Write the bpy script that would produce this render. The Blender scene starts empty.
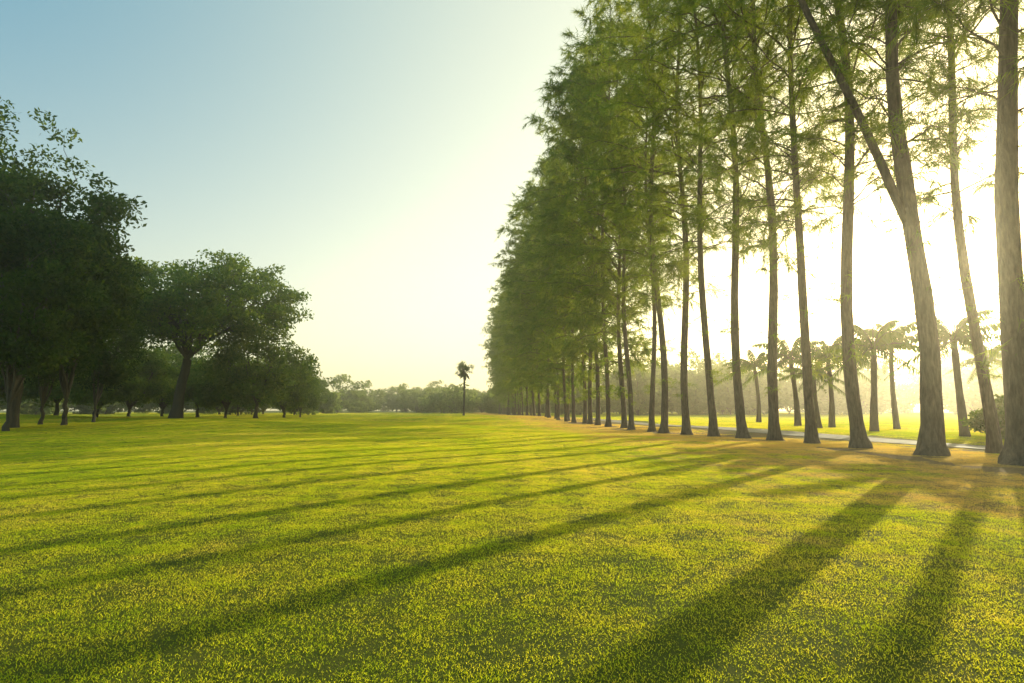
import bpy, math, random
import numpy as np
from mathutils import Vector
F=569.0; H_CAM=1.4; PITCH=math.radians(6.9)
ROW_C=14.2; ROW_M=-57/569.0
SUN_EL=math.radians(13.4); SUN_AZ=math.radians(40.6)
sd=Vector((math.sin(SUN_AZ)*math.cos(SUN_EL),math.cos(SUN_AZ)*math.cos(SUN_EL),math.sin(SUN_EL)))
scene=bpy.context.scene
R=np.random.default_rng(5)

def gz(x,y):
    x=np.asarray(x,float);y=np.asarray(y,float)
    z=0.10*np.sin(x*0.13+1.0)*np.sin(y*0.09+.4)+0.05*np.sin(x*0.31+y*0.21)
    damp=np.clip((np.hypot(x,y)-4)/20,0,1)
    z=z*damp
    z=z+0.55*np.exp(-(((x+30)/14)**2+((y-52)/10)**2))
    z=z+0.5*np.exp(-(((x+6)/16)**2+((y-95)/14)**2))
    z=z+0.7*np.exp(-(((x+75)/22)**2+((y-85)/16)**2))
    return z
def gzf(x,y): return float(gz(x,y))
def X(px,d): return (px-512)/F*d

# ---------- mesh builder
class MB:
    def __init__(s): s.v=[];s.n=0;s.f=[]
    def add(s,verts,faces,mat=0,smooth=False):
        verts=np.asarray(verts,np.float32).reshape(-1,3); faces=np.asarray(faces,np.int64)
        s.f.append((faces+s.n,mat,smooth)); s.v.append(verts); s.n+=len(verts)
    def tube(s,pts,rad,sides=7,mat=0,rough=0,rs=None):
        pts=np.asarray(pts,float); n=len(pts); rad=np.asarray(rad,float)
        t=np.gradient(pts,axis=0); t/=np.linalg.norm(t,axis=1)[:,None]+1e-9
        ref=np.array([0,1.0,0]) if abs(t[0,2])>.5 else np.array([0,0,1.0])
        u=np.cross(t,ref); u/=np.linalg.norm(u,axis=1)[:,None]+1e-9
        w=np.cross(t,u)
        a=np.linspace(0,2*math.pi,sides,endpoint=False)
        rr=rad[:,None]*np.ones((1,sides))
        if rough and rs is not None: rr=rr*(1+rough*rs.normal(size=rr.shape))
        V=pts[:,None,:]+rr[...,None]*(np.cos(a)[None,:,None]*u[:,None,:]+np.sin(a)[None,:,None]*w[:,None,:])
        i=np.arange(n-1)[:,None]*sides; j=np.arange(sides)[None,:]; k=(j+1)%sides
        fc=np.stack([i+j,i+k,i+sides+k,i+sides+j],-1).reshape(-1,4)
        s.add(V.reshape(-1,3),fc,mat,True)
    def mesh(s,name,mats):
        me=bpy.data.meshes.new(name)
        V=np.concatenate(s.v); me.vertices.add(len(V)); me.vertices.foreach_set('co',V.ravel().astype(np.float32))
        li=np.concatenate([f.ravel() for f,_,_ in s.f]); 
        tot=np.concatenate([np.full(len(f),f.shape[1]) for f,_,_ in s.f])
        mi=np.concatenate([np.full(len(f),m) for f,m,_ in s.f]); sm=np.concatenate([np.full(len(f),q) for f,_,q in s.f])
        st=np.concatenate([[0],np.cumsum(tot)[:-1]])
        me.loops.add(len(li)); me.loops.foreach_set('vertex_index',li.astype(np.int32))
        me.polygons.add(len(tot)); me.polygons.foreach_set('loop_start',st.astype(np.int32))
        me.polygons.foreach_set('material_index',mi.astype(np.int32)); me.polygons.foreach_set('use_smooth',sm.astype(bool))
        me.update(calc_edges=True)
        for m in mats: me.materials.append(m)
        return me
def obj(name,me,loc=(0,0,0),rz=0,sc=1):
    o=bpy.data.objects.new(name,me); scene.collection.objects.link(o)
    o.location=loc;o.rotation_euler=(0,0,rz); o.scale=(sc,sc,sc) if not hasattr(sc,'__len__') else sc
    return o
def nrm(a): return a/(np.linalg.norm(a,axis=-1,keepdims=True)+1e-9)

# ---------- materials
def newmat(name):
    m=bpy.data.materials.new(name); m.use_nodes=True; nt=m.node_tree; nt.nodes.clear()
    return m,nt,nt.nodes.new('ShaderNodeOutputMaterial')
def noise(nt,scale,detail=3,vec=None,rough=.55):
    n=nt.nodes.new('ShaderNodeTexNoise'); n.inputs['Scale'].default_value=scale;n.inputs['Detail'].default_value=detail;n.inputs['Roughness'].default_value=rough
    if vec is not None: nt.links.new(vec,n.inputs['Vector'])
    return n.outputs['Fac']
def ramp(nt,fac,stops):
    r=nt.nodes.new('ShaderNodeValToRGB'); e=r.color_ramp.elements
    while len(e)<len(stops): e.new(0.5)
    for k,(p,c) in enumerate(stops): e[k].position=p;e[k].color=(*c,1)
    nt.links.new(fac,r.inputs[0]); return r.outputs[0]
def mix(nt,fac,a,b,bt='MIX'):
    m=nt.nodes.new('ShaderNodeMix');m.data_type='RGBA';m.blend_type=bt
    for s,v in ((0,fac),(6,a),(7,b)):
        if isinstance(v,(int,float)): m.inputs[s].default_value=v
        elif isinstance(v,tuple): m.inputs[s].default_value=(*v,1)
        else: nt.links.new(v,m.inputs[s])
    return m.outputs[2]
def mth(nt,op,a,b=None,c=None,clamp=False):
    m=nt.nodes.new('ShaderNodeMath');m.operation=op;m.use_clamp=clamp
    for k,v in enumerate((a,b,c)):
        if v is None: continue
        if isinstance(v,(int,float)): m.inputs[k].default_value=v
        else: nt.links.new(v,m.inputs[k])
    return m.outputs[0]
def leafmat(name,c1,c2,t1,t2,scale=.5):
    m,nt,out=newmat(name)
    g=nt.nodes.new('ShaderNodeNewGeometry')
    f=noise(nt,scale,3,g.outputs['Position']); f2=g.outputs['Random Per Island']
    ff=mth(nt,'ADD',mth(nt,'MULTIPLY',f,.7),mth(nt,'MULTIPLY',f2,.3))
    d=nt.nodes.new('ShaderNodeBsdfDiffuse');t=nt.nodes.new('ShaderNodeBsdfTranslucent')
    nt.links.new(ramp(nt,ff,[(.3,c1),(.7,c2)]),d.inputs[0]); nt.links.new(ramp(nt,ff,[(.3,t1),(.7,t2)]),t.inputs[0])
    mx=nt.nodes.new('ShaderNodeAddShader')
    nt.links.new(d.outputs[0],mx.inputs[0]);nt.links.new(t.outputs[0],mx.inputs[1]);nt.links.new(mx.outputs[0],out.inputs[0])
    return m
def barkmat(name,c1,c2):
    m,nt,out=newmat(name)
    tc=nt.nodes.new('ShaderNodeTexCoord');mp=nt.nodes.new('ShaderNodeMapping');mp.inputs['Scale'].default_value=(6,6,1.1)
    nt.links.new(tc.outputs['Object'],mp.inputs[0])
    f=noise(nt,2.2,6,mp.outputs[0],.7); f2=noise(nt,.8,3,tc.outputs['Object'])
    p=nt.nodes.new('ShaderNodeBsdfPrincipled');p.inputs['Roughness'].default_value=.9
    col=ramp(nt,f,[(.35,c1),(.68,c2)])
    nt.links.new(mix(nt,mth(nt,'MULTIPLY',f2,.6),col,(.13,.12,.07)),p.inputs['Base Color'])
    b=nt.nodes.new('ShaderNodeBump');b.inputs['Distance'].default_value=.08;b.inputs['Strength'].default_value=1
    nt.links.new(f,b.inputs['Height']);nt.links.new(b.outputs[0],p.inputs['Normal']);nt.links.new(p.outputs[0],out.inputs[0])
    return m
M_needle=leafmat('casuarina_needles',(.03,.085,.022),(.075,.125,.03),(.10,.17,.014),(.28,.28,.02),.3)
M_bark=barkmat('casuarina_bark',(.05,.034,.022),(.28,.19,.12))
M_leaf=leafmat('broad_leaves',(.03,.08,.012),(.08,.125,.018),(.06,.12,.008),(.18,.20,.018),.4)
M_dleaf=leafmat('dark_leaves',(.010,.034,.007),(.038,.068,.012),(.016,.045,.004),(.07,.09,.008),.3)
M_far=leafmat('distant_leaves_hazed',(.06,.10,.03),(.12,.15,.05),(.10,.14,.02),(.20,.22,.04),.12)  # greens lightened to put distance haze into the leaf colour
M_palm=leafmat('palm_leaves',(.02,.06,.01),(.05,.085,.016),(.05,.10,.008),(.12,.15,.015),.8)
M_bark2=barkmat('dark_bark',(.03,.024,.018),(.10,.08,.055))
M_palmbark=barkmat('palm_bark',(.03,.022,.015),(.10,.075,.05))

def s_coord(nt,pos):
    sp=nt.nodes.new('ShaderNodeSeparateXYZ');nt.links.new(pos,sp.inputs[0])
    return mth(nt,'SUBTRACT',mth(nt,'ADD',sp.outputs[0],mth(nt,'MULTIPLY',sp.outputs[1],-ROW_M)),ROW_C)
def litter(nt,pos):
    s=s_coord(nt,pos)
    a=mth(nt,'ABSOLUTE',mth(nt,'SUBTRACT',s,-.4))
    n=noise(nt,.5,5,pos,.7)
    v=mth(nt,'SUBTRACT',1.35,mth(nt,'DIVIDE',a,8.5))
    v=mth(nt,'ADD',v,mth(nt,'MULTIPLY',mth(nt,'SUBTRACT',n,.5),3.2))
    return mth(nt,'MULTIPLY',mth(nt,'SUBTRACT',v,.35),1.5,clamp=True)
def mow(nt,pos):
    s=s_coord(nt,pos)
    wob=mth(nt,'MULTIPLY',noise(nt,.06,2,pos),5.0)
    band=mth(nt,'MULTIPLY',mth(nt,'SINE',mth(nt,'ADD',mth(nt,'MULTIPLY',s,1.25),wob)),.03)
    return mth(nt,'ADD',noise(nt,.11,4,pos,.6),band)
# grass blades
m,nt,out=newmat('grass_blades'); M_blade=m
g=nt.nodes.new('ShaderNodeNewGeometry');pos=g.outputs['Position']
big=mow(nt,pos);med=noise(nt,1.4,4,pos,.7)
v=mth(nt,'ADD',mth(nt,'MULTIPLY',big,.55),mth(nt,'ADD',mth(nt,'MULTIPLY',med,.47),mth(nt,'MULTIPLY',mth(nt,'SUBTRACT',g.outputs['Random Per Island'],.5),.1)))
lit=litter(nt,pos)
dc=ramp(nt,v,[(.40,(.09,.14,.012)),(.51,(.17,.19,.018)),(.62,(.29,.23,.045))])
tcx=ramp(nt,v,[(.40,(.42,.49,.012)),(.51,(.68,.63,.02)),(.62,(.80,.64,.06))])
dc=mix(nt,mth(nt,'MULTIPLY',lit,.8),dc,(.27,.17,.065)); tcx=mix(nt,mth(nt,'MULTIPLY',lit,.8),tcx,(.64,.40,.11))
d=nt.nodes.new('ShaderNodeBsdfDiffuse');t=nt.nodes.new('ShaderNodeBsdfTranslucent');nt.links.new(dc,d.inputs[0]);nt.links.new(tcx,t.inputs[0])
mx=nt.nodes.new('ShaderNodeAddShader')
nt.links.new(d.outputs[0],mx.inputs[0]);nt.links.new(t.outputs[0],mx.inputs[1]);nt.links.new(mx.outputs[0],out.inputs[0])
# ground
m,nt,out=newmat('grass_ground'); M_ground=m
g=nt.nodes.new('ShaderNodeNewGeometry');pos=g.outputs['Position']
big=mow(nt,pos);med=noise(nt,3,5,pos,.7)
v=mth(nt,'ADD',mth(nt,'MULTIPLY',big,.5),mth(nt,'MULTIPLY',med,.5))
c=ramp(nt,v,[(.3,(.08,.11,.012)),(.5,(.15,.16,.02)),(.7,(.23,.19,.04))])
lit=litter(nt,pos)
c=mix(nt,lit,c,ramp(nt,noise(nt,14,5,pos,.75),[(.3,(.15,.085,.03)),(.7,(.42,.28,.13))]))
p=nt.nodes.new('ShaderNodeBsdfPrincipled');p.inputs['Roughness'].default_value=1;p.inputs['Specular IOR Level'].default_value=.1
nt.links.new(c,p.inputs['Base Color'])
b=nt.nodes.new('ShaderNodeBump');b.inputs['Distance'].default_value=.05;nt.links.new(noise(nt,25,5,pos,.8),b.inputs['Height'])
nt.links.new(b.outputs[0],p.inputs['Normal']);nt.links.new(p.outputs[0],out.inputs[0])
# path
m,nt,out=newmat('concrete_path'); M_path=m
g=nt.nodes.new('ShaderNodeNewGeometry');pos=g.outputs['Position']
p=nt.nodes.new('ShaderNodeBsdfPrincipled');p.inputs['Roughness'].default_value=.85
nt.links.new(ramp(nt,noise(nt,2.5,7,pos,.7),[(.3,(.22,.17,.11)),(.7,(.36,.29,.20))]),p.inputs['Base Color'])
nt.links.new(p.outputs[0],out.inputs[0])

# ---------- ground
def axis(lim_lo,lim_hi,n):
    u=np.linspace(-1,1,n); k=5.0
    a=np.sinh(k*u)/math.sinh(k); return np.where(a<0,a*-lim_lo,a*lim_hi)
xs=axis(-1800,1800,221); ys=axis(-400,2500,221)
GX,GY=np.meshgrid(xs,ys); GZ=gz(GX,GY)
mb=MB(); n=221
i=np.arange(n-1)[:,None]*n+np.arange(n-1)[None,:]
mb.add(np.stack([GX,GY,GZ],-1),np.stack([i,i+1,i+n+1,i+n],-1).reshape(-1,4),0,True)
obj('grass_ground',mb.mesh('grass_ground',[M_ground]))
def rowX(y,s): return ROW_C+s+ROW_M*y
mb=MB(); yy=np.concatenate([np.arange(-20,80,2.0),np.arange(80,330,6.0)])
prof=[(4.7,-.05),(4.72,.035),(7.3,.035),(7.32,-.05)]
V=[[ (rowX(y,s+.15*math.sin(y*.05)),y,gzf(rowX(y,s),y)+dz) for s,dz in prof] for y in yy]
i=np.arange(len(yy)-1)[:,None]*4+np.arange(3)[None,:]
mb.add(np.array(V),np.stack([i,i+1,i+5,i+4],-1).reshape(-1,4))
obj('cart_path',mb.mesh('cart_path',[M_path]))

# ---------- grass patches
pc=bpy.data.collections.new('grass_tufts')
for k in range(4):
    rs=np.random.default_rng(50+k); N=5200
    x=rs.uniform(-.72,.72,N);y=rs.uniform(-.72,.72,N)
    cl=.5+.5*np.sin(x*11+k)*np.cos(y*13+2*k)+.3*np.sin(x*27+y*23)
    h=(.007+.009*rs.random(N)+.009*np.clip(cl,0,1.3))
    w=.0028+.003*rs.random(N); a=rs.uniform(0,6.28,N); la=rs.uniform(0,6.28,N); ln=rs.uniform(.3,1.8,N)*h
    base=np.stack([x,y,np.full(N,-.004)],-1); side=np.stack([np.cos(a),np.sin(a),0*a],-1)*w[:,None]*.5
    lean=np.stack([np.cos(la),np.sin(la),0*la],-1)*ln[:,None]
    mid=base+lean*.35+np.array([0,0,1])*h[:,None]*.62; tip=base+lean+np.array([0,0,1])*h[:,None]
    V=np.stack([base-side,base+side,mid+side*.8,mid-side*.8,tip],1).reshape(-1,3)
    i=np.arange(N)*5
    mb=MB(); mb.add(V,np.stack([i,i+1,i+2,i+3],-1),0,True)
    f3=np.stack([i+3,i+2,i+4],-1); mb.f.append((f3,0,True))
    me=mb.mesh('grass_tuft',[M_blade]); o=bpy.data.objects.new('grass_tuft',me); pc.objects.link(o)
pts=[];scs=[]
def lod(y0,y1,step,half,s):
    for y in np.arange(y0,y1,step):
        w=half(y)
        for x in np.arange(-w-step,w+step,step):
            px=x+R.uniform(-.07,.07)*step;py=y+R.uniform(-.07,.07)*step
            sc=px-ROW_M*py-ROW_C
            if abs(sc-6.0)<1.3+.6*s: continue
            if -2.5<sc<4.2 and R.random()<.5: continue
            pts.append((px,py));scs.append(s*1.0)
lod(0.5,22,1.0,lambda y:y*1.0+2.5,1.0)
lod(22,60,1.9,lambda y:y*.95+4,1.9)
lod(60,135,4.2,lambda y:y*.93+5,4.2)
lod(135,330,9,lambda y:y*.9,9)
P=np.array(pts);S=np.array(scs);N=len(P)
e=.3; nx=-(gz(P[:,0]+e,P[:,1])-gz(P[:,0]-e,P[:,1]))/(2*e); ny=-(gz(P[:,0],P[:,1]+e)-gz(P[:,0],P[:,1]-e))/(2*e)
th=R.uniform(0,6.28,N); lx=np.cos(th)*nx+np.sin(th)*ny; ly=-np.sin(th)*nx+np.cos(th)*ny
rot=np.stack([-ly,lx,th],-1).astype(np.float32)
scl=np.stack([S,S,S],-1).astype(np.float32)
me=bpy.data.meshes.new('grass'); me.vertices.add(N)
me.vertices.foreach_set('co',np.stack([P[:,0],P[:,1],gz(P[:,0],P[:,1])],-1).ravel().astype(np.float32))
for nm,arr in (('rot',rot),('scl',scl)):
    at=me.attributes.new(nm,'FLOAT_VECTOR','POINT'); at.data.foreach_set('vector',arr.ravel())
go=obj('grass',me)
ng=bpy.data.node_groups.new('grass_scatter','GeometryNodeTree')
ng.interface.new_socket('Geometry',in_out='INPUT',socket_type='NodeSocketGeometry');ng.interface.new_socket('Geometry',in_out='OUTPUT',socket_type='NodeSocketGeometry')
gi=ng.nodes.new('NodeGroupInput');gou=ng.nodes.new('NodeGroupOutput');ci=ng.nodes.new('GeometryNodeCollectionInfo')
ci.inputs['Collection'].default_value=pc;ci.inputs['Separate Children'].default_value=True
ip=ng.nodes.new('GeometryNodeInstanceOnPoints');ip.inputs['Pick Instance'].default_value=True
def na(nm):
    q=ng.nodes.new('GeometryNodeInputNamedAttribute');q.data_type='FLOAT_VECTOR';q.inputs['Name'].default_value=nm;return [o for o in q.outputs if o.enabled and o.name=='Attribute'][0]
ng.links.new(gi.outputs[0],ip.inputs['Points']);ng.links.new(ci.outputs[0],ip.inputs['Instance'])
ng.links.new(na('rot'),ip.inputs['Rotation']);ng.links.new(na('scl'),ip.inputs['Scale']);ng.links.new(ip.outputs[0],gou.inputs[0])
md=go.modifiers.new('scatter','NODES');md.node_group=ng
print('patches',N)

# ---------- casuarina
def casuarina(seed,H=35,zb=7,r0=.22,Lmax=4.6,nb=150,fork=None,needles=48,wid=.02,lean=(0,0),wisps=6,nlen=1.0,full=3.2):
    rs=np.random.default_rng(seed); mb=MB()
    zs=np.concatenate([[-.25,0,.15,.4,.9,1.8],np.linspace(3,H,18)])
    amp=.18
    ph=rs.uniform(0,6.28,4)
    def tr(z):
        t=z/H
        return np.array([lean[0]*t+amp*(math.sin(z*.35+ph[0])-math.sin(ph[0]))+.4*t*math.sin(z*.13+ph[1]),lean[1]*t+amp*(math.sin(z*.3+ph[2])-math.sin(ph[2])),z])
    rad=lambda z: r0*(1-.93*max(z,0)/H)+r0*.8*math.exp(-max(z,0)/.35)
    mb.tube([tr(z) for z in zs],[rad(z) for z in zs],12,0,.06,rs)
    B=[];D=[];LN=[]
    stems=[(tr,zb,H,rad)]
    if fork:
        z0,vec=fork; p0=tr(z0); vec=np.array(vec)
        def tr2(z):
            u=(z-z0)/(H*.75-z0); 
            return p0+np.array([vec[0]*u**.85+.3*math.sin(u*9),vec[1]*u+.2*math.sin(u*7),(z-z0)])
        rad2=lambda z: r0*.5*(1-.9*(z-z0)/(H*.75-z0))+.01
        z2=np.linspace(z0-.0,H*.75,16); mb.tube([tr2(z) for z in z2],[rad2(z) for z in z2],9,0,.05,rs)
        stems.append((tr2,z0+3.5,H*.75,rad2))
    for si,(T,za,zt,rf) in enumerate(stems):
        n=nb if si==0 else int(nb*.45)
        for k in range(n):
            t=(k+rs.random())/n; z=za+(zt-za)*t
            prof=min(1,.38+1.9*t)*(1-t**full)**.75+.08
            L=Lmax*prof*rs.uniform(.45,1.15)
            if rs.random()<.14: L*=1.3
            az=rs.uniform(0,6.28); el=rs.uniform(.15,.95)+.25*t
            d=np.array([math.cos(az)*math.cos(el),math.sin(az)*math.cos(el),math.sin(el)])
            p0=T(z); m_=7; u=np.linspace(0,1,m_)
            drp=rs.uniform(.15,.6)*L
            pp=p0+d*L*1.08*u[:,None]; pp[:,2]-=drp*u**2.4
            pp[1:]+=rs.normal(0,.07*L/4,(m_-1,3))
            rb=min(.010+.009*L,rf(z)*.6)
            mb.tube(pp,rb*(1-.85*u)+.003,4,0)
            ns=int(3+L*1.9)
            for q in range(ns):
                uu=rs.uniform(.3,1.0) if q else 1.0
                pc_=np.array([np.interp(uu,u,pp[:,c]) for c in range(3)])
                sdv=nrm(d*.6+rs.normal(0,.6,3)+np.array([0,0,.15])); sl=rs.uniform(.5,1.6)*(1.15-.4*uu)
                v=np.linspace(0,1,4); sp=pc_+sdv*sl*v[:,None]; sp[:,2]-=.35*sl*v**2
                mb.tube(sp,.007*(1-.7*v),3,0)
                kk=rs.integers(needles//2,needles+1); w=rs.random(kk)
                bp=pc_+sdv*sl*w[:,None]; bp[:,2]-=.35*sl*w**2
                B.append(bp);D.append(nrm(sdv*.5+rs.normal(0,.36,(kk,3))+np.array([0,0,-.5])));LN.append(rs.uniform(.25,.8,kk)*nlen)
    for k in range(wisps):
        z=rs.uniform(2.5,zb); p0=tr(z)
        for q in range(3):
            kk=24; d=nrm(rs.normal(0,1,3)*np.array([1,1,.4])); w=rs.random(kk)
            B.append(p0+d*.7*w[:,None]);D.append(nrm(d*.4+rs.normal(0,.5,(kk,3))+np.array([0,0,-.4])));LN.append(rs.uniform(.2,.5,kk))
    B=np.concatenate(B);D=np.concatenate(D);LN=np.concatenate(LN);N=len(B)
    sdv=nrm(np.cross(D,rs.normal(0,1,(N,3))))*wid*.5
    V=np.stack([B-sdv,B+sdv,B+D*LN[:,None]],1).reshape(-1,3)
    mb.add(V,np.arange(N*3).reshape(-1,3),1)
    return mb.mesh('casuarina_tree',[M_bark,M_needle])
near=[casuarina(1,37,8.2,.22,4.9,120,needles=50,wid=.024),casuarina(2,35,9.0,.2,4.7,115,needles=50,wid=.024),casuarina(3,38,7.6,.23,5.1,120,needles=50,wid=.024)]
big1=casuarina(11,35,9.0,.28,4.3,90,fork=(6.8,(-5.3,1.0)),needles=48,wid=.022,lean=(1.2,0))
big2=casuarina(12,36,9.0,.29,4.5,95,needles=48,wid=.022,lean=(2.2,0))
far=[casuarina(20+k,36+k,3.8+k*.6,.2,6.0,115,needles=34,wid=.054,wisps=8,nlen=1.15,full=5) for k in range(4)]
def put_row(px,me,sc=1,rz=0,ds=0):
    d=ROW_C*F/(px-455); x=rowX(d,ds); obj('casuarina_tree',me,(x,d,gzf(x,d)-.02),rz,sc)
put_row(1014,big2,1,0); put_row(925,big1,1,0)
obj('casuarina_tree',near[1],(X(988,18.3),18.3,-.03),.6,.86)
for k,px in enumerate([855,803,765,735,710,687]): put_row(px,near[k%3],1+.05*math.sin(k*5),k*1.9,.3*math.sin(k*7))
for y,k in ((10.8,0),(7.2,1)): obj('casuarina_tree',near[k],(rowX(y,.1),y,-.02),k+2.2)
y=37.6;k=0
while y<235:
    me=near[k%3] if y<46 else far[int(R.integers(4))]
    ds=R.normal(0,.35)-.3*(y<80)+.035*max(y-110,0)
    obj('casuarina_tree',me,(rowX(y,ds),y,gzf(rowX(y,ds),y)-.03),R.uniform(0,6.28),R.uniform(.88,1.12))
    y+=R.uniform(3.0,4.2)*(1 if y<110 else 1.5); k+=1

# ---------- broadleaf
def broad(mb,rs,o,H,r,zb,r0,nl=7,nsub=6,leaves=110,ls=.22,flat=.6,clr=1.3,spread=1.0,mat0=0,mat1=1,off=(0,0),leanv=(0,0),emin=-.15):
    o=np.array(o,float); fork=zb*rs.uniform(.55,.9); cz=(H+zb)/2; hz=(H-zb)/2
    top=o+np.array([leanv[0],leanv[1],fork])
    u=np.linspace(0,1,6); tp=o+(top-o)*u[:,None]+np.concatenate([np.zeros((1,3)),rs.normal(0,.08,(5,3))*[1,1,0]]); tp[0,2]-=.2
    mb.tube(tp,r0*(1-.25*u)+r0*.5*np.exp(-u*10),9,mat0,.06,rs); top=tp[-1]
    C=[]
    cen=o+np.array([off[0],off[1],cz])
    for i in range(nl):
        az=6.283*(i+rs.uniform(-.3,.3))/nl; 
        e=rs.uniform(emin,.95); 
        tgt=cen+np.array([math.cos(az)*math.cos(e)*r*spread*rs.uniform(.6,.85),math.sin(az)*math.cos(e)*r*spread*rs.uniform(.6,.85),math.sin(e)*hz*.8])
        u=np.linspace(0,1,8)
        ctl=top+(tgt-top)*.45+np.array([0,0,.22*np.linalg.norm(tgt-top)])*flat
        lp=(1-u[:,None])**2*top+2*u[:,None]*(1-u[:,None])*ctl+u[:,None]**2*tgt; lp[1:]+=rs.normal(0,.02*r,(7,3))
        lr=r0*min(.55,1.4/math.sqrt(nl))*(1-.8*u)+.02; mb.tube(lp,lr,6,mat0)
        for j in range(nsub):
            uu=rs.uniform(.35,1); b=np.array([np.interp(uu,u,lp[:,c]) for c in range(3)])
            dv=nrm(b-cen+rs.normal(0,.45,3)*r*.6); 
            q=dv*np.array([r,r,hz])*rs.uniform(.72,1.02)+cen
            dd=q-b; L=np.linalg.norm(dd); mL=r*.62
            if L>mL: q=b+dd/L*mL
            v=np.linspace(0,1,5); bp=b+(q-b)*v[:,None]; bp[:,2]+=.12*L*np.sin(v*3.14)*.5; bp[1:]+=rs.normal(0,.015*r,(4,3))
            mb.tube(bp,np.interp(uu,u,lr)*.5*(1-.8*v)+.012,4,mat0)
            for vv in (.55,.8,1.0):
                C.append(b+(q-b)*vv+rs.normal(0,clr*.4,3))
    C=np.array(C); n=len(C); sz=clr*rs.uniform(.55,1.25,n)
    idx=np.repeat(np.arange(n),(leaves*(sz/clr)**2).astype(int)+5)
    dirs=nrm(rs.normal(0,1,(len(idx),3))); rr=rs.random(len(idx))**.45
    L=C[idx]+dirs*rr[:,None]*sz[idx][:,None]*np.array([1.15,1.15,.62])
    L[:,2]=np.maximum(L[:,2],o[2]+zb*.55)
    N=len(L); a=nrm(rs.normal(0,1,(N,3))+np.array([0,0,-.2])); b=nrm(np.cross(a,rs.normal(0,1,(N,3))))
    s=ls*rs.uniform(.6,1.3,N)[:,None]
    V=np.stack([L-a*s*.7,L+b*s*.34,L+a*s*.7,L-b*s*.34],1).reshape(-1,3)
    mb.add(V,np.arange(N*4).reshape(-1,4),mat1)
def mk(seed,mats,**kw):
    mb=MB(); broad(mb,np.random.default_rng(seed),(0,0,0),**kw); return mb.mesh('broadleaf_tree',mats)
def place(name,me,px,d,rz=0,sc=1): x=X(px,d); return obj(name,me,(x,d,gzf(x,d)-.05),rz,sc)
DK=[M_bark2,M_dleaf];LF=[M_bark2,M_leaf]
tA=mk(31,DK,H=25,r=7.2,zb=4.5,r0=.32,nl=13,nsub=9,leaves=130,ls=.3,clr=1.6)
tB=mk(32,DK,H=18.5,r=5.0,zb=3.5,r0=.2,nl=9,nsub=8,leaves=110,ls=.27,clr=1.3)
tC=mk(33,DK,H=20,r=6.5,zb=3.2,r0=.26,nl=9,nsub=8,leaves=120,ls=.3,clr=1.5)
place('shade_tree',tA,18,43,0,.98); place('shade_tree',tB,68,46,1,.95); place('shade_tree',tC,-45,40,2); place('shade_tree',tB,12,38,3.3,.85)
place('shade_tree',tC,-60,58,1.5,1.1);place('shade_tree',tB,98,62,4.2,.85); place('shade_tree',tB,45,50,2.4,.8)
mb=MB();broad(mb,np.random.default_rng(41),(0,0,0),H=23.5,r=15.5,zb=9.5,r0=.7,nl=20,nsub=10,leaves=92,ls=.36,flat=.9,clr=1.6,off=(2.0,0),leanv=(1.2,0),emin=-.1)
place('rain_tree',mb.mesh('rain_tree',LF),178,80,0)
t1=mk(51,LF,H=13,r=6.5,zb=2.2,r0=.3,nl=9,nsub=7,leaves=100,ls=.35,clr=1.5)
t2=mk(52,LF,H=10,r=5,zb=1.6,r0=.22,nl=8,nsub=7,leaves=90,ls=.33,clr=1.3)
t3=mk(53,LF,H=15,r=7,zb=2.6,r0=.3,nl=9,nsub=8,leaves=100,ls=.37,clr=1.6)
for k,(px,d,me,s) in enumerate([(258,88,t1,1.1),(286,105,t2,1.1),(228,98,t2,1.1),(100,84,t2,1),(132,95,t3,.85),(60,90,t1,1),(20,95,t3,1),(-30,90,t3,1.1),(165,115,t3,.95),(302,125,t2,.9),(200,112,t1,1.05),(240,130,t2,1.1),(-80,80,t3,1.2)]):
    place('broadleaf_tree',me,px,d,k*1.7,s)
# distant mass
mb=MB();rs=np.random.default_rng(78)
for k in range(76):
    if k<40: px=rs.uniform(285,640); d=rs.uniform(210,400); h=rs.uniform(8,19)*(d/290)*(1.3 if 330<px<385 else .95)
    else: px=290+(k-40)*13+rs.uniform(-4,4); d=rs.uniform(340,420); h=rs.uniform(12,19)
    x=X(px,d)
    broad(mb,rs,(x,d,gzf(x,d)),H=h,r=h*rs.uniform(.5,.95),zb=.6,r0=.3,nl=7,nsub=5,leaves=26,ls=.9,clr=2.1,emin=-.7)
for k in range(38):
    px=rs.uniform(-250,310); d=rs.uniform(150,230); h=rs.uniform(10,20); x=X(px,d)
    broad(mb,rs,(x,d,gzf(x,d)),H=h,r=h*rs.uniform(.5,.8),zb=.8,r0=.3,nl=7,nsub=5,leaves=28,ls=.85,clr=2.1,emin=-.6)
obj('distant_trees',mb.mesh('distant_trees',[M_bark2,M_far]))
mb=MB()
for k in range(84):
    px=rs.uniform(560,1400) if k<70 else rs.uniform(600,800); d=rs.uniform(150,260); h=rs.uniform(10,16)*(d/150)*(1.0+.4*(px>930)); x=X(px,d)
    broad(mb,rs,(x,d,gzf(x,d)),H=h,r=h*rs.uniform(.45,.8),zb=.8,r0=.3,nl=7,nsub=5,leaves=30,ls=.9,clr=2.3,emin=-.6)
obj('distant_grove',mb.mesh('distant_grove',[M_bark2,M_far]))

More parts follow.
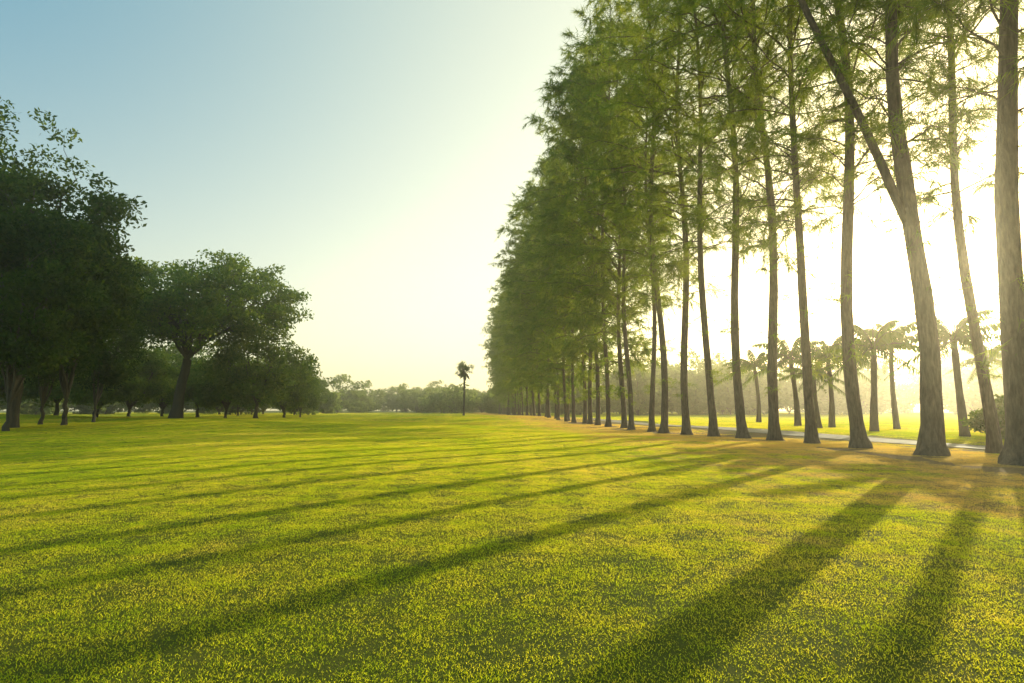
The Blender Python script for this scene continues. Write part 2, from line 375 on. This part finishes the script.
# ---------- palms
def palm(seed,h,r0,nf=20,fl=2.6):
    rs=np.random.default_rng(seed);mb=MB()
    z=np.linspace(0,1,14); p=np.stack([.15*np.sin(z*2+seed),.12*np.sin(z*3),z*h],-1);p[0,2]=-.1
    mb.tube(p,r0*(1-.3*z)+r0*.35*np.exp(-z*14)+.012*np.sin(z*90),10,0,.04,rs)
    top=p[-1]
    mb.tube([top,top+np.array([0,0,.5]),top+np.array([0,0,.9])],[r0*.75,r0*.6,r0*.2],8,1)
    for k in range(nf):
        az=k*2.4+rs.uniform(-.2,.2); el=1.45-1.9*(k/nf)**.9+rs.uniform(-.15,.15); L=fl*rs.uniform(.8,1.2)
        u=np.linspace(0,1,12); hx=np.array([math.cos(az),math.sin(az),0])
        sp=top+np.array([0,0,.4])+hx*(L*math.cos(el)*u+L*.25*u**2)[:,None]+np.array([0,0,1])*(L*math.sin(el)*u-L*.42*u**2.8)[:,None]
        mb.tube(sp,.04*(1-.85*u),4,0)
        side=np.cross(hx,[0,0,1.0]); nn=26; w=np.linspace(.12,.99,nn)
        for sg in (-1,1):
            b=np.stack([np.interp(w,u,sp[:,c]) for c in range(3)],-1)
            ll=L*.22*np.sin(np.pi*np.clip(w*.85+.12,0,1))**.7
            dv=nrm(side*sg*.8+hx*.5+np.array([0,0,-.8])+rs.normal(0,.15,(nn,3)))
            tan=nrm(np.gradient(b,axis=0))*.05
            m_=b+dv*ll[:,None]*.5; e_=b+dv*ll[:,None]+np.array([0,0,-1])*ll[:,None]*.3
            V=np.stack([b-tan*.5,b+tan*.5,m_+tan,m_-tan,e_],1).reshape(-1,3); i=np.arange(nn)*5
            n0=mb.n; mb.add(V,np.stack([i,i+1,i+2,i+3],-1),1); mb.f.append((np.stack([i+3,i+2,i+4],-1)+n0,1,False))
    return mb.mesh('palm_tree',[M_palmbark,M_palm])
pA=palm(1,4.7,.2,15,2.6);pB=palm(2,4.2,.19,14,2.4);pC=palm(3,5.4,.17,15,2.5)
for k,(px,d,me,s) in enumerate([(957,30,pA,1),(893,42,pC,1.1),(873,36,pB,1.15),(829,46,pA,1.1),(793,50,pB,1.3),(815,44,pB,.9),(987,48,pC,1.0),(850,58,pC,1.2),(1060,33,pC,1),(755,62,pA,1.2)]):
    place('palm_tree',me,px,d,k*1.3,s)
# toddy palm
mb=MB();rs=np.random.default_rng(9);h=10.2
z=np.linspace(0,1,10);mb.tube(np.stack([.1*np.sin(z*3),0*z,z*h],-1),.26-.08*z,8,0)
for k in range(40):
    d=nrm(rs.normal(0,1,3)+np.array([0,0,.2])); c0=np.array([0.1,0,h+.3]); c=c0+d*rs.uniform(.1,1.7)
    mb.tube([c0,c],[.06,.04],4,0)
    a=nrm(np.cross(d,rs.normal(0,1,3)))
    for q in np.linspace(-1.4,1.4,8):
        e=nrm(d*math.cos(q)+a*math.sin(q)+rs.normal(0,.08,3)); w=np.cross(e,np.cross(d,a))*.09
        mb.add([c,c+e*.6+w,c+e*rs.uniform(.9,1.3),c+e*.6-w],[[0,1,2,3]],1)
for k in range(10):
    d=nrm(np.array([rs.normal(),rs.normal(),-1.2])); c0=np.array([0.1,0,h]); c=c0+d*rs.uniform(.8,2.0)
    w=np.cross(d,[0,1.0,.2])*.25; mb.add([c0,c-w,c+d*.8,c+w],[[0,1,2,3]],0)
place('toddy_palm_tree',mb.mesh('toddy_palm_tree',[M_palmbark,M_palm]),464,140,0,1.08)
def shrub(seed,r,h):
    rs=np.random.default_rng(seed);mb=MB();broad(mb,rs,(0,0,0),H=h,r=r,zb=.35,r0=.05,nl=7,nsub=6,leaves=90,ls=.13,clr=.4); return mb.mesh('shrub',[M_bark2,M_palm])
s1=shrub(61,1.2,1.7)
for k,(px,d,s) in enumerate([(1006,26,1.1),(1040,29,1.3),(560,200,3),(535,220,3.5),(515,235,3.5)]): place('shrub',s1,px,d,k,s)

# ---------- low haze volume, tinted warm and added for the sun's glare wash
mb=MB();a,b_,c0,c1,z0,z1=-450,450,-100,450,-2.0,30.0
mb.add([(a,c0,z0),(b_,c0,z0),(b_,c1,z0),(a,c1,z0),(a,c0,z1),(b_,c0,z1),(b_,c1,z1),(a,c1,z1)],[[3,2,1,0],[4,5,6,7],[0,1,5,4],[1,2,6,5],[2,3,7,6],[3,0,4,7]])
m,nt,out=newmat('warm_haze')
vs=nt.nodes.new('ShaderNodeVolumeScatter');vs.inputs['Color'].default_value=(1,.92,.68,1);vs.inputs['Density'].default_value=.0015;vs.inputs['Anisotropy'].default_value=.82
nt.links.new(vs.outputs[0],out.inputs['Volume'])
obj('glare_haze',mb.mesh('glare_haze',[m]))

# ---------- world
w=bpy.data.worlds.new('World');scene.world=w;w.use_nodes=True;nt=w.node_tree;nt.nodes.clear()
out=nt.nodes.new('ShaderNodeOutputWorld');bg=nt.nodes.new('ShaderNodeBackground');nt.links.new(bg.outputs[0],out.inputs[0])
sky=nt.nodes.new('ShaderNodeTexSky');sky.sky_type='NISHITA';sky.sun_disc=False;sky.sun_elevation=SUN_EL;sky.sun_rotation=SUN_AZ;sky.dust_density=2.5;sky.air_density=1.2;sky.ozone_density=1.5
tc=nt.nodes.new('ShaderNodeTexCoord');vn=nt.nodes.new('ShaderNodeVectorMath');vn.operation='NORMALIZE';nt.links.new(tc.outputs['Generated'],vn.inputs[0])
dt=nt.nodes.new('ShaderNodeVectorMath');dt.operation='DOT_PRODUCT';nt.links.new(vn.outputs[0],dt.inputs[0]);dt.inputs[1].default_value=sd
c=mth(nt,'MAXIMUM',dt.outputs['Value'],0.0)
sp=nt.nodes.new('ShaderNodeSeparateXYZ');nt.links.new(vn.outputs[0],sp.inputs[0])
hz=mth(nt,'POWER',mth(nt,'SUBTRACT',1.0,mth(nt,'ABSOLUTE',sp.outputs[2]),clamp=True),3.6)
def sc(col,f):
    v=nt.nodes.new('ShaderNodeVectorMath');v.operation='SCALE';v.inputs[0].default_value=col
    if isinstance(f,float): v.inputs['Scale'].default_value=f
    else: nt.links.new(f,v.inputs['Scale'])
    return v.outputs[0]
def add(a,b):
    v=nt.nodes.new('ShaderNodeVectorMath');v.operation='ADD';nt.links.new(a,v.inputs[0]);nt.links.new(b,v.inputs[1]);return v.outputs[0]
tot=add(sky.outputs[0],sc((.0,2.0,3.1),1.0))
tot=add(tot,sc((10.5,7.7,1.9),mth(nt,'POWER',c,1.8)))
tot=add(tot,sc((16,11,3.5),mth(nt,'POWER',c,25.0)))
tot=add(tot,sc((11.0,7.9,2.4),hz))
nt.links.new(tot,bg.inputs[0]);bg.inputs[1].default_value=.1
L=bpy.data.lights.new('sun','SUN');L.energy=5;L.angle=math.radians(.5);L.color=(1,.88,.57)
lo=bpy.data.objects.new('sun',L);scene.collection.objects.link(lo);lo.rotation_euler=sd.to_track_quat('Z','Y').to_euler();lo.location=(30,30,40)
# ---------- camera
cam=bpy.data.cameras.new('camera');cam.sensor_width=36;cam.lens=F/1024*36;cam.clip_end=6000;cam.clip_start=.05
co=bpy.data.objects.new('camera',cam);scene.collection.objects.link(co);co.location=(0,0,H_CAM);co.rotation_euler=(math.pi/2+PITCH,0,0)
scene.camera=co
scene.view_settings.view_transform='Standard';scene.view_settings.look='None';scene.view_settings.exposure=0
